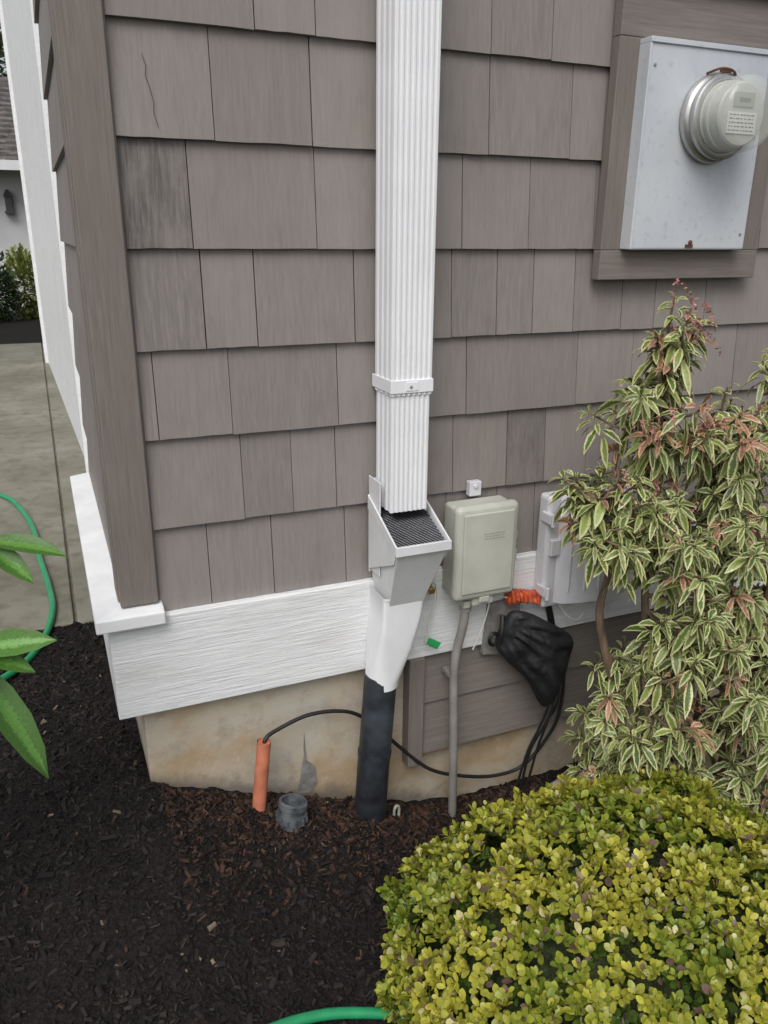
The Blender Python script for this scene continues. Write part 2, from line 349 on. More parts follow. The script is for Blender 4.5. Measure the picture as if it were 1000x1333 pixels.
o=extrude(profile(.614,.703,-.103,-.020),1.095,ZT).obj("upper_pipe",[m_wal],ds); md=o.modifiers.new("s","SOLIDIFY"); md.thickness=.0012
o=extrude(profile(.6165,.7005,-.100,-.022),.852,1.11).obj("lower_pipe",[m_wal],ds); md=o.modifiers.new("s","SOLIDIFY"); md.thickness=.0012
t=B(); t.box(.6128,.7046,-.1050,-.006,1.100,1.126); t.box(.645,.672,-.1062,-.104,1.104,1.122); o=t.obj("strap_band",[m_wal],ds,bevel=.002)
t=B(); t.lathe([(0,.109),(.0028,.108),(.0035,.104)],Matrix.Translation((.655,0,1.113))@Matrix.Rotation(math.radians(90),4,'X'),10); t.obj("strap_screw",[m_metal],ds)
t=B()
t.box(.603,.606,-.075,-.012,.70,.912); t.box(.713,.716,-.065,-.012,.70,.895); t.box(.603,.716,-.016,-.012,.69,.905)
for xx in (.5995,.7165):
    t.hexa([(xx,-.155,.760),(xx+.003,-.155,.760),(xx+.003,-.02,.70),(xx,-.02,.70)],[(xx,-.172,.800),(xx+.003,-.172,.800),(xx+.003,-.02,.870),(xx,-.02,.870)])
t.box(.5975,.7215,-.1765,-.1705,.785,.806); t.hexa([(.5975,-.1705,.785),(.602,-.1705,.785),(.602,-.02,.840),(.5975,-.02,.840)],[(.5975,-.1705,.806),(.602,-.1705,.806),(.602,-.02,.872),(.5975,-.02,.872)])
t.hexa([(.717,-.1705,.785),(.7215,-.1705,.785),(.7215,-.02,.840),(.717,-.02,.840)],[(.717,-.1705,.806),(.7215,-.1705,.806),(.7215,-.02,.872),(.717,-.02,.872)])
t.hexa([(.614,-.100,.625),(.690,-.100,.625),(.690,-.02,.625),(.614,-.02,.625)],[(.602,-.168,.785),(.717,-.168,.785),(.717,-.02,.765),(.602,-.02,.765)])
t.obj("cleanout_hopper",[m_gry],ds,bevel=.0015)
t=B(); A=Vector((.603,-.169,.793)); U=Vector((.113,0,0)); V=Vector((0,.145,.055)); nrm=U.cross(V).normalized()
t.add([A,A+U,A+U+V,A+V],[(0,1,2,3)],0)
n=13
for k in range(-n,n):
    for sgn in (1,-1):
        pts=[]
        for s_ in np.linspace(0,1,27):
            u=s_; v=(k/n+s_) if sgn>0 else (k/n+1-s_)
            if 0<=v<=1: pts.append(A+U*u+V*v+nrm*.0015)
        if len(pts)>=2: t.tube([pts[0],pts[-1]],.0013,5,1,1,False)
t.obj("leaf_screen",[m_mesh,m_mesh2],ds)
t=B()
def ringrect(cx,cy,hx,hy,z,n=24,p=1.0):
    o=[]
    for k in range(n):
        th=2*math.pi*(k+.5)/n; c,s_=math.cos(th),math.sin(th); e=2/ (2+ (1-p)*14)
        o.append((cx+hx*math.copysign(abs(c)**e,c),cy+hy*math.copysign(abs(s_)**e,s_),z))
    return o
levels=[(.651,-.062,.050,.049,.664,.05),(.651,-.062,.050,.049,.658,.05),(.650,-.062,.0485,.0465,.657,.05),(.645,-.062,.045,.046,.60,.2),(.633,-.062,.042,.043,.53,.6),(.617,-.062,.0385,.039,.445,1.0),(.615,-.062,.0385,.039,.430,1.0)]
vs=[]
for l in levels: vs+=ringrect(*l[:5],n=40,p=l[5])
fs=[(i*40+k,i*40+(k+1)%40,(i+1)*40+(k+1)%40,(i+1)*40+k) for i in range(len(levels)-1) for k in range(40)]
t.add(vs,fs); t.obj("tapered_adapter",[m_wpl],ds,smooth=True,angle=30)
t=B(); t.tube([(.614,-.062,.455),(.596,-.070,.255)],.0375,28,0,1); t.tube([(.596,-.070,.262),(.595,-.0705,.250)],.0392,28,0,1)
t.tube([(.595,-.070,.255),(.575,-.080,.0)],.0378,28,0,1); t.obj("black_drain_pipe",[m_blk],ds,smooth=True)

# ------------------------------------------------------------ UTILITY BOXES
u=empty("telephone_junction_box")
t=B(); t.box(.780,.925,-.072,-.022,.624,.834); t.obj("back_box",[m_bx1],u,bevel=.008,seg=3)
t=B(); t.box(.774,.932,-.100,-.070,.616,.841); t.obj("lid",[m_bx1],u,bevel=.014,seg=4)
t=B(); t.box(.790,.916,-.105,-.099,.636,.825); t.obj("lid_raised_panel",[m_bx1],u,bevel=.005,seg=3)
t=B(); t.box(.826,.880,-.090,-.03,.597,.618); t.box(.810,.828,-.08,-.04,.588,.606); t.box(.926,.940,-.085,-.06,.69,.72); t.box(.926,.940,-.085,-.06,.745,.765); t.box(.84,.866,-.098,-.088,.606,.622); t.obj("cable_entry_tabs",[m_bx1],u,bevel=.003)
t=B(); t.box(.842,.872,-.026,-.008,.838,.872); t.lathe([(0,.031),(.006,.030),(.006,.02)],Matrix.Translation((.857,0,.862))@Matrix.Rotation(math.radians(90),4,'X'),12,0); t.obj("mount_bracket",[m_bx2],u,bevel=.002)
t=B()
for r in range(3):
    xx=.840
    while xx<.890: ww=rnd(.002,.006); t.box(xx,xx+ww,-.1054,-.1050,.775-r*.006,.7765-r*.006); xx+=ww+rnd(.001,.003)
t.obj("embossed_text",[m_cond],u)
t=B(); t.tube([(.826,-.06,.59),(.822,-.060,.54),(.808,-.056,.46),(.805,-.056,.39),(.812,-.056,.2),(.816,-.058,-.03)],.0105,14); t.tube([(.827,-.06,.615),(.825,-.06,.575)],.014,14,0,1)
t.box(.792,.822,-.052,-.018,.400,.410); t.obj("riser_conduit",[m_cond],u,smooth=True)

u2=empty("cable_utility_box")
t=B(); t.box(1.032,1.29,-.064,-.02,.540,.826); t.obj("back_box",[m_bx2],u2,bevel=.010,seg=3)
t=B(); ns=14; x0,x1=1.062,1.282
vs=[];fs=[]
def lidy(f): return -.066-.030*math.sin(math.pi*f)**.5 if 0<f<1 else -.066
for k in range(ns+1):
    f=k/ns; x=x0+(x1-x0)*f; vs+=[(x,lidy(f),.554),(x,lidy(f),.818)]
for k in range(ns): fs.append((2*k,2*k+2,2*k+3,2*k+1))
nb=len(vs); vs+=[(x0,-.05,.554),(x1,-.05,.554),(x1,-.05,.818),(x0,-.05,.818)]
fs.append(tuple([nb,nb+1]+[2*k for k in range(ns,-1,-1)])); fs.append(tuple([nb+3]+[2*k+1 for k in range(ns+1)]+[nb+2]))
t.add(vs,fs); t.obj("curved_lid",[m_bx2],u2,smooth=True,angle=50)
t=B()
for k in range(5):
    x=1.09+k*.04; y=lidy((x-x0)/(x1-x0))
    t.box(x-.0035,x+.0035,y-.003,y+.002,.585,.79)
t.obj("lid_ribs",[m_bx2],u2,bevel=.002)
t=B()
for z in (.59,.775):
    t.box(1.026,1.040,-.080,-.045,z-.012,z+.012); t.tube([(1.032,-.085,z-.016),(1.032,-.085,z+.016)],.006,10,0,1)
t.box(1.04,1.066,-.075,-.05,.68,.72); t.obj("hinges",[m_bx2],u2,bevel=.002)

g=empty("grounding_wires")
t=B(); t.tube([(.745,-.03,.66),(.752,-.05,.62),(.742,-.045,.56),(.735,-.04,.50)],.0022,6); t.tube([(.735,-.03,.70),(.742,-.05,.66),(.757,-.04,.64),(.765,-.03,.60)],.0018,6)
t.tube([(.88,-.035,.61),(.895,-.05,.59),(.885,-.045,.52),(.865,-.035,.45)],.002,6); t.tube([(.90,-.035,.59),(.96,-.05,.575),(1.0,-.04,.555),(1.05,-.045,.565),(1.12,-.05,.53),(1.2,-.04,.53)],.002,6)
t.tube([(1.09,-.05,.54),(1.12,-.06,.50),(1.15,-.06,.49),(1.19,-.05,.52),(1.25,-.05,.50)],.0018,6); t.obj("white_wire",[m_wire],g,smooth=True)
t=B(); t.box(.737,.752,-.05,-.022,.625,.64); t.box(.748,.758,-.045,-.022,.675,.70); t.obj("brass_clamp",[m_brass],g,bevel=.002)
t=B(); t.hexa([(.737,-.048,.498),(.762,-.050,.482),(.760,-.046,.480),(.735,-.044,.496)],[(.742,-.05,.514),(.770,-.052,.497),(.768,-.048,.496),(.740,-.046,.512)]); t.obj("green_tag",[m_green],g)

t=B()
for k in range(7):
    x=.948+k*.0118; z=.588-k*.003; hgt=.010+(.004 if k in(0,3,6) else 0)
    t.hexa([(x,-.068+rnd(-.004,.004),z-hgt),(x+.010,-.070+rnd(-.004,.004),z-hgt-.003),(x+.010,-.03,z-hgt),(x,-.03,z-hgt)],[(x,-.062,z+hgt),(x+.010,-.064,z+hgt-.003),(x+.010,-.03,z+.010),(x,-.03,z+.010)])
t.box(.944,1.03,-.058,-.035,.563,.583)
t.obj("orange_cable_splice",[m_ort],None,bevel=.003)

# faucet wrapped in a limp fabric pouch
fc=empty("faucet_cover")
t=B(); t.hexa([(.895,-.034,.43),(1.0,-.036,.41),(1.0,-.02,.41),(.895,-.02,.43)],[(.905,-.032,.560),(.99,-.034,.572),(.99,-.02,.57),(.905,-.02,.56)]); t.obj("mortar_patch",[m_patch],fc)
outl=[(.930,.538),(.950,.556),(.985,.549),(1.030,.524),(1.070,.498),(1.103,.470),(1.106,.440),(1.098,.400),(1.084,.355),(1.070,.315),(1.058,.293),(1.040,.286),(1.026,.298),(1.012,.325),(.996,.358),(.974,.386),(.950,.410),(.925,.440),(.912,.465),(.914,.500)]
no=len(outl); sm_=[]
for i in range(no):
    p0,p1,p2,p3=[Vector(outl[(i+q)%no]) for q in (-1,0,1,2)]
    for k in range(4):
        tt=k/4; sm_.append(.5*((2*p1)+(p2-p0)*tt+(2*p0-5*p1+4*p2-p3)*tt*tt+(3*p1-p0-3*p2+p3)*tt**3))
ctr=Vector((1.020,.445)); nn2=len(sm_); nr=14; tipv=Vector((1.048,.29)); mouth=Vector((.925,.50))
def pouch(sgn):
    vs=[]
    for j in range(nr+1):
        s_=math.sin(.5*math.pi*j/nr)
        for q in sm_:
            p=ctr.lerp(q,s_); 
            bulge=math.sqrt(max(0,1-s_**2.4))
            ybase=-.062-.035*min(1,max(0,(p.x-.91)/.12))
            ang=math.atan2(p.y-.54,p.x-.90)
            fold=.0075*math.sin(ang*26+3*mnoise.noise(Vector((p.x*12,p.y*12,0))))*min(1,s_*1.6)*(1-s_**8)
            n_=.010*mnoise.noise(Vector((p.x*24,p.y*24,sgn*3.)))+.0035*mnoise.noise(Vector((p.x*70,p.y*70,sgn*5.)))
            vs.append((p.x,ybase-sgn*(.034 if sgn>0 else .022)*bulge-sgn*(fold+n_)*(bulge**.3 if s_<1 else 0),p.y))
    return vs
t=B()
for sgn in (1,-1):
    fs=[]
    for j in range(nr):
        for k in range(nn2):
            a_=(j*nn2+k,j*nn2+(k+1)%nn2,(j+1)*nn2+(k+1)%nn2,(j+1)*nn2+k)
            fs.append(a_ if sgn>0 else a_[::-1])
    t.add(pouch(sgn),fs)
t.obj("insulated_pouch",[m_fab],fc,smooth=True,angle=75)
t=B(); t.tube([(.925,-.06,.485),(.902,-.066,.502),(.890,-.068,.490),(.900,-.062,.470),(.925,-.06,.468)],.0048,8); t.tube([(.94,-.005,.51),(.96,-.06,.512)],.012,10)
t.tube([(.925,-.062,.545),(.918,-.075,.505),(.915,-.070,.462)],.006,8); t.obj("drawstring_loop",[m_blk2],fc,smooth=True)

t=B()
t.tube([(.338,-.055,.32),(.345,-.052,.348),(.378,-.04,.356),(.447,-.028,.366),(.52,-.022,.356),(.578,-.018,.327),(.64,-.02,.262),(.69,-.024,.205),(.76,-.034,.135),(.851,-.036,.090),(.95,-.036,.062),(1.036,-.036,.070),(1.10,-.04,.14),(1.125,-.05,.22),(1.13,-.045,.34),(1.10,-.04,.45)],.0046,10)
t.obj("black_cable",[m_blk2],None,smooth=True)
t=B()
for dx,dy,e in ((0,0,0),(.014,-.006,.02),(.026,.010,-.01)):
    t.tube([(1.06+dx*.4,-.035,.56),(1.085+dx*.5,-.035,.46),(1.098+dx*.6,-.045,.34),(1.082+dx,-.06,.26),(1.062+dx,-.055+dy,.19),(1.035+dx*.7+e,-.05,.12),(1.010+dx+e,-.045,.0)],.0034,8)
t.obj("black_cable_bundle",[m_blk2],None,smooth=True)
t=B(); t.tube([(.341,-.052,.341),(.314,-.060,.13)],.0155,18,0,1,False); t.tube([(.341,-.052,.339),(.314,-.060,.13)],.0138,18,0,1,True); t.obj("orange_conduit",[m_or],None,smooth=True)

# ------------------------------------------------------------ GROUND
def sm(t): t=min(1,max(0,t)); return t*t*(3-2*t)
def H(x,y):
    wl=float(np.interp(x,[-.6,.0,.1,.32,.57,.72,.87,1.2],[.22,.268,.262,.165,.070,.016,-.012,-.015]))
    ft=float(np.interp(x,[-.6,.1,.8],[.10,.06,.0]))
    pile=.028*math.exp(-((x-.50)/.16)**2-((y+.12)/.10)**2)
    if y<0: s=sm(-y/.8); return wl*(1-s)+ft*s+pile
    s=sm(y/1.15); return wl*(1-s)+.095*s
def Hn(x,y):
    e=1.0 if y<.02 else 1.4
    return H(x,y)+e*(.012*mnoise.noise(Vector((x*9,y*9,0)))+.007*mnoise.noise(Vector((x*30,y*30,3)))+.005*mnoise.noise(Vector((x*75,y*75,7))))
g=B(); g.add([(-300,-300,-.08),(300,-300,-.08),(300,300,-.08),(-300,300,-.08)],[(0,1,2,3)]); g.obj("ground",[m_gnd])
def grid(bb,x0,x1,y0,y1,st):
    nx=int((x1-x0)/st)+1; ny=int((y1-y0)/st)+1; vs=[]
    for j in range(ny+1):
        for i in range(nx+1):
            x=x0+(x1-x0)*i/nx; y=y0+(y1-y0)*j/ny; vs.append((x,y,Hn(x,y)))
    bb.add(vs,[(j*(nx+1)+i,j*(nx+1)+i+1,(j+1)*(nx+1)+i+1,(j+1)*(nx+1)+i) for j in range(ny) for i in range(nx)])
g=B(); grid(g,-.9,2.6,-1.0,.05,.010); grid(g,-.9,.14,.05,1.22,.010)
grid(g,-3.5,4.5,-4.5,-1.0,.12); grid(g,-3.5,-.9,-1.0,1.22,.12); grid(g,2.6,4.5,-1.0,.05,.1)
bed=g.obj("mulch_bed",[m_mu],smooth=True,angle=180)
def chips(name,n,fx,colf,l0=.005,l1=.026,pw=3):
    bb=B()
    for _ in range(n):
        x,y=fx(); z=Hn(x,y); L=l0+(l1-l0)*random.random()**pw; W=L*rnd(.15,.6); T=W*rnd(.2,.6)
        R=Matrix.Rotation(rnd(0,6.28),3,'Z')@Matrix.Rotation(random.gauss(0,.45),3,'Y')@Matrix.Rotation(random.gauss(0,.6),3,'X')
        c=Vector((x,y,z+rnd(.000,.005))); q=[]
        for sx,sy,sz in ((-1,-1,-1),(1,-.6,-1),(1,.7,-1),(-1,1,-1),(-.9,-.8,1),(.8,-.5,1),(.9,.6,1),(-.8,.7,1)):
            q.append(c+R@Vector((sx*L/2*rnd(.7,1),sy*W/2,sz*T/2)))
        bb.hexa(q[:4],q[4:],0,colf(x,y))
    return bb.obj(name,[m_chip],bed)
def fx1():
    while True:
        x=rnd(-.5,1.15); y=rnd(-.85,1.2)
        if y<0 or x<.09: return x,y
def col1(x,y):
    r=random.random()
    red=math.exp(-((y+.08)/.17)**2)*(1 if x>.12 else .05)
    if r<.008: c=(.18,.14,.10)
    elif r<.035+.28*red: k=rnd(.3,1.1); c=(.070*k,.037*k,.025*k)
    elif r<.22: k=rnd(.4,1.0); c=(.036*k,.029*k,.025*k)
    else: k=rnd(.4,1.5); c=(.014*k,.0115*k,.011*k)
    return c
chips("bark_chips",32000,fx1,col1,.004,.024)
def fx2():
    return rnd(.12,1.1), -abs(random.gauss(0,.13))-.004
chips("red_bark_chips",5200,fx2,lambda x,y:(lambda k:(.072*k,.038*k,.025*k))(rnd(.15,1.15)),.004,.026)
chips("large_bark_chips",350,fx1,col1,.018,.038,1.5)
g=B()
for _ in range(30):
    x,y=fx1(); z=Hn(x,y)+.005; a=rnd(0,6.28); L=rnd(.007,.014); ca,sa=math.cos(a),math.sin(a)
    k=rnd(.4,1.0); pts=[(-.5,0,0),(0,-.22,.10),(.5,0,0),(0,.22,.10)]
    g.add([(x+L*(px*ca-py*sa),y+L*(px*sa+py*ca),z+L*pz) for px,py,pz in pts],[(0,1,2),(0,2,3)],0,(.20*k,.13*k,.08*k))
g.obj("dry_leaves",[m_chip],bed)
g=B(); Z=.10
ys=[1.2,4.28,7.4,9.1]; xs=[-9,-5.9,-2.95,-.012,.26]
for i in range(3):
    for j in range(4):
        g.box(xs[j]+.006,xs[j+1]-.006,ys[i]+.006,ys[i+1]-.006,-.05,Z)
g.box(-9,.26,1.21,9.09,-.06,Z-.018)
g.obj("concrete_driveway",[m_dr],bevel=.006)
g=B(); nx,ny=40,20; vs=[]
for j in range(ny+1):
    for i in range(nx+1):
        x=-8+14*i/nx; y=9.1+6*j/ny; vs.append((x,y,.10+.08*mnoise.noise(Vector((x,y,0)))+.03*sm((y-9.1)/2)))
g.add(vs,[(j*(nx+1)+i,j*(nx+1)+i+1,(j+1)*(nx+1)+i+1,(j+1)*(nx+1)+i) for j in range(ny) for i in range(nx)]); g.obj("neighbor_planting_bed",[m_mu],smooth=True,angle=180)

dc=empty("drain_cleanout_cap")
cx_,cy_=.378,-.105
cz=H(cx_,cy_)
M=Matrix.Translation((cx_,cy_,cz-.010))@Matrix.Rotation(math.radians(12),4,'Y')@Matrix.Rotation(math.radians(-8),4,'X')
t=B(); t.lathe([(.030,-.02),(.030,.012),(.034,.013),(.035,.030),(.034,.034),(.030,.036),(.030,.044),(.033,.046),(.033,.058),(.029,.062),(.026,.060),(.024,.052),(0,.052)],M,28); t.obj("threaded_body",[m_cap],dc,smooth=True,angle=35)
t=B()
for k in range(12):
    th=2*math.pi*k/12; p=M@Vector((.034*math.cos(th),.034*math.sin(th),.022)); t.box(p.x-.003,p.x+.003,p.y-.003,p.y+.003,p.z-.009,p.z+.009)
t.hexa([M@Vector(v) for v in ((-.014,-.008,.05),(.014,-.008,.05),(.014,.008,.05),(-.014,.008,.05))],[M@Vector(v) for v in ((-.012,-.007,.068),(.010,-.007,.064),(.011,.006,.066),(-.011,.007,.070))]); t.obj("grip_lugs",[m_cap],dc,bevel=.002)
t=B(); zz=H(.66,-.06); t.tube([(.655,-.055,zz-.01),(.655,-.055,zz+.016),(.662,-.053,zz+.024),(.669,-.051,zz+.016),(.669,-.051,zz-.01)],.0035,8); t.obj("white_irrigation_fitting",[m_bx1],None,smooth=True)

t=B(); P=[(-.75,.45),(-.45,.66),(-.24,.815),(-.133,1.045),(-.085,1.3),(-.094,1.553),(-.125,1.9),(-.14,2.19),(-.20,2.55),(-.30,2.82),(-.6,3.15),(-1.2,3.3)]
t.tube([(x,y,(H(x,y)+.012 if y<1.2 else .112)) for x,y in P],.0115,12); t.obj("garden_hose",[m_hose],None,smooth=True)
t=B(); P=[(-.30,-.72),(.0,-.60),(.165,-.540),(.30,-.524),(.43,-.550),(.60,-.60),(.9,-.64)]
t.tube([(x,y,H(x,y)+.012) for x,y in P],.0098,12); t.obj("garden_hose.001",[m_hose],None,smooth=True)
st_=empty("landscape_stones")
for (sx_,sy_,sz_,rx,ry,rz) in ((1.42,-.20,.02,.15,.07,.075),(1.66,-.26,.03,.12,.09,.08),(1.16,-.12,.0,.09,.05,.05)):
    t=B(); vs=[];fs=[];nu,nv=22,12
    for j in range(nv+1):
        for i in range(nu):
            th=2*math.pi*i/nu; ph=math.pi*j/nv; d=Vector((math.sin(ph)*math.cos(th),math.sin(ph)*math.sin(th),math.cos(ph)))
            d=Vector([math.copysign(abs(q)**.6,q) for q in d]); k=1+.14*mnoise.noise(d*1.7+Vector((sx_*9,0,0)))+.05*mnoise.noise(d*5)
            vs.append((sx_+d.x*rx*k,sy_+d.y*ry*k,sz_+d.z*rz*k))
    for j in range(nv):
        for i in range(nu): fs.append((j*nu+i,j*nu+(i+1)%nu,(j+1)*nu+(i+1)%nu,(j+1)*nu+i))
    t.add(vs,fs); t.obj("stone",[m_stone],st_,smooth=True,angle=50)

# ------------------------------------------------------------ FOLIAGE
TL=np.array([(0,0,0),(-.34,.28,.07),(-.44,.62,.06),(0,1,-.04),(.44,.62,.06),(.34,.28,.07),(0,.3,0),(0,.64,0),(-.28,.87,.02),(.28,.87,.02)],float)
TF=[(0,6,1),(1,6,7,2),(2,7,3,8),(0,5,6),(5,4,7,6),(4,9,3,7)]
TL2=np.array([(0,0,0),(-.30,.2,.05),(-.5,.48,.08),(-.38,.78,.02),(0,1,-.14),(.38,.78,.02),(.5,.48,.08),(.30,.2,.05),(0,.22,0),(0,.5,.0),(0,.78,-.04)],float)
TF2=[(0,8,1),(1,8,9,2),(2,9,10,3),(3,10,4),(0,7,8),(7,6,9,8),(6,5,10,9),(5,4,10)]
TE2=np.array([.5,1,1,1,.9,1,1,1,.0,.0,.1])
def leafmesh(name,P,D,Nn,L,W,col,mat,parent,T=TL,F=TF,E=None,col2=None,droop=0):
    P,D,Nn,L,W=map(np.asarray,(P,D,Nn,L,W)); n=len(P)
    D=D/np.linalg.norm(D,axis=1,keepdims=True)
    S=np.cross(D,Nn); S/=np.linalg.norm(S,axis=1,keepdims=True)+1e-9; Z=np.cross(S,D)
    k=len(T)
    V=P[:,None,:]+S[:,None,:]*(T[None,:,0,None]*W[:,None,None])+D[:,None,:]*(T[None,:,1,None]*L[:,None,None])+Z[:,None,:]*(T[None,:,2,None]*W[:,None,None]*1.6)
    if droop: V[:,:,2]-=droop*(T[None,:,1]**2)*L[:,None]
    V=V.reshape(-1,3); off=np.arange(n)*k
    base=np.concatenate([np.array(f) for f in F]); lt=np.array([len(f) for f in F])
    li=(base[None,:]+off[:,None]).ravel(); ltot=np.tile(lt,n)
    me=bpy.data.meshes.new(name); me.vertices.add(len(V)); me.vertices.foreach_set("co",V.astype(np.float32).ravel())
    me.loops.add(len(li)); me.loops.foreach_set("vertex_index",li.astype(np.int32))
    me.polygons.add(len(ltot)); me.polygons.foreach_set("loop_start",np.concatenate([[0],np.cumsum(ltot)[:-1]]).astype(np.int32))
    try: me.polygons.foreach_set("loop_total",ltot.astype(np.int32))
    except Exception: pass
    me.polygons.foreach_set("use_smooth",np.ones(len(ltot),dtype=bool))
    me.materials.append(mat); me.update(calc_edges=True); me.validate()
    def ca(nm,c):
        a=me.color_attributes.new(nm,"FLOAT_COLOR","POINT"); cc=np.concatenate([np.repeat(np.asarray(c),k,axis=0),np.ones((n*k,1))],1); a.data.foreach_set("color",cc.astype(np.float32).ravel())
    ca("Col",col)
    if col2 is not None: ca("Col2",col2)
    if E is not None:
        a=me.attributes.new("edge","FLOAT","POINT"); a.data.foreach_set("value",np.tile(E,n).astype(np.float32))
    ob=bpy.data.objects.new(name,me); coll.objects.link(ob); ob.parent=parent; return ob

# --- golden clipped bush
bush=empty("golden_boxwood_bush")
BC=np.array([.885,-.67,.0]); BR=np.array([.450,.40,.335])
def sup(d,p=2.7):
    q=np.abs(d/BR); return 1/((q**p).sum()**(1/p))
P=[];D=[];Nn=[];L=[];W=[];C=[]
cnt=0
while cnt<8200:
    d=np.array([random.gauss(0,1)*BR[0],random.gauss(0,1)*BR[1],random.gauss(0,1)*BR[2]]); d/=np.linalg.norm(d)
    if d[2]<-.15: continue
    r=sup(d)
    lump=1+.08*mnoise.noise(Vector(d*5))+.05*mnoise.noise(Vector(d*12)+Vector((5,0,0)))
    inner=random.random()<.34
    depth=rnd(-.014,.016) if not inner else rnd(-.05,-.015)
    if random.random()<.03: depth+=rnd(.005,.022)
    pos=BC+d*(r*lump+depth)
    nrm=(d/BR**2); nrm/=np.linalg.norm(nrm)
    ax=nrm+np.array([random.gauss(0,.42),random.gauss(0,.42),random.gauss(0,.42)+.25]); ax/=np.linalg.norm(ax)
    a=np.cross(ax,[.3,.5,.8]); a/=np.linalg.norm(a); bb=np.cross(ax,a)
    tone=mnoise.noise(Vector(pos*7))
    k=random.randint(5,8); ph=rnd(0,6.28)
    for j in range(k):
        th=ph+j*2.4; el=rnd(.5,1.4)*(1-.4*j/k)
        dd=(a*math.cos(th)+bb*math.sin(th))*math.sin(el)+ax*math.cos(el)
        P.append(pos-ax*.008*(k-j)/k*1.5+dd*.002); D.append(dd); nn=ax*1.0+nrm*.3+np.array([rnd(-.4,.4),rnd(-.4,.4),rnd(-.1,.3)])-dd*.2; Nn.append(nn)
        l=rnd(.013,.022)*(1 if j<k-2 else .75); L.append(l); W.append(l*rnd(.60,.80))
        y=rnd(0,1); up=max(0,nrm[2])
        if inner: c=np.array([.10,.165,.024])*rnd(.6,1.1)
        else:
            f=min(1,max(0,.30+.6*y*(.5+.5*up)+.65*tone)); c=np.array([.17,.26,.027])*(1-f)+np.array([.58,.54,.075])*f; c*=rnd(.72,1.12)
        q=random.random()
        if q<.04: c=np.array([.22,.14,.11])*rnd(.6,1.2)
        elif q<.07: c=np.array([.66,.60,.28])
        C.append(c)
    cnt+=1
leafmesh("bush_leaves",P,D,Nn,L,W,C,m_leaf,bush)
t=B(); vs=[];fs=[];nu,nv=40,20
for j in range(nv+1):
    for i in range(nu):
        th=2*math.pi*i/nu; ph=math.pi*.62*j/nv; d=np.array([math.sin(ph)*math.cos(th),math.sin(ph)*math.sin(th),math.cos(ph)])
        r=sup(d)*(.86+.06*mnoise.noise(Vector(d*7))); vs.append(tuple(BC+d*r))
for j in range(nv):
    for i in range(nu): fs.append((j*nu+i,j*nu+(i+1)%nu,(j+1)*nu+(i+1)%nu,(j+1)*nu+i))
t.add(vs,fs); t.obj("dark_core",[m_core],bush,smooth=True,angle=180)  # solid dark core added inside the leaf shell to fill its gaps

# --- variegated shrub
shrub=empty("variegated_pieris_shrub")
blobs=[((1.13,-.28,1.21),(.07,.08,.12),16),((1.09,-.30,1.04),(.13,.13,.12),28),((1.28,-.30,.98),(.17,.16,.15),38),((1.47,-.30,1.02),(.15,.16,.17),32),
       ((1.02,-.30,.88),(.13,.13,.10),28),((1.18,-.33,.81),(.17,.16,.12),38),((1.45,-.3,.74),(.2,.2,.2),46),((1.24,-.38,.62),(.12,.14,.09),20),((1.38,-.36,.56),(.16,.16,.12),30),
       ((1.16,-.34,.42),(.12,.16,.13),30),((1.07,-.27,.30),(.06,.10,.12),16),((1.06,-.31,.18),(.09,.12,.08),22),((1.16,-.36,.20),(.13,.15,.10),26),((1.35,-.40,.42),(.2,.2,.2),46),((1.30,-.42,.14),(.20,.18,.13),40),((1.6,-.4,.4),(.2,.25,.35),36),((1.42,-.50,.08),(.15,.12,.12),28)]
base=Vector((1.30,-.33,-.02))
trunks=[[base,Vector((1.22,-.32,.25)),Vector((1.15,-.30,.55)),Vector((1.12,-.29,.85)),Vector((1.13,-.28,1.19))],
        [base+Vector((.03,.01,0)),Vector((1.33,-.31,.3)),Vector((1.34,-.30,.65)),Vector((1.32,-.3,1.0))],
        [base+Vector((.05,-.02,0)),Vector((1.42,-.34,.3)),Vector((1.48,-.32,.7)),Vector((1.5,-.3,1.1))],
        [base+Vector((-.03,-.02,0)),Vector((1.22,-.35,.12)),Vector((1.16,-.35,.3)),Vector((1.12,-.34,.48))],
        [base+Vector((-.01,.02,0)),Vector((1.17,-.27,.28)),Vector((1.06,-.25,.58)),Vector((1.06,-.26,.74)),Vector((.98,-.29,.9))]]
wd=B()
samples=[]
for tr in trunks:
    n=len(tr); wd.tube(tr,[.014*(1-.68*i/(n-1)) for i in range(n)],8)
    for i in range(n-1):
        for k in range(8): samples.append(tr[i].lerp(tr[i+1],k/8))
    samples.append(tr[-1])
P=[];D=[];Nn=[];L=[];W=[];C=[];C2=[]
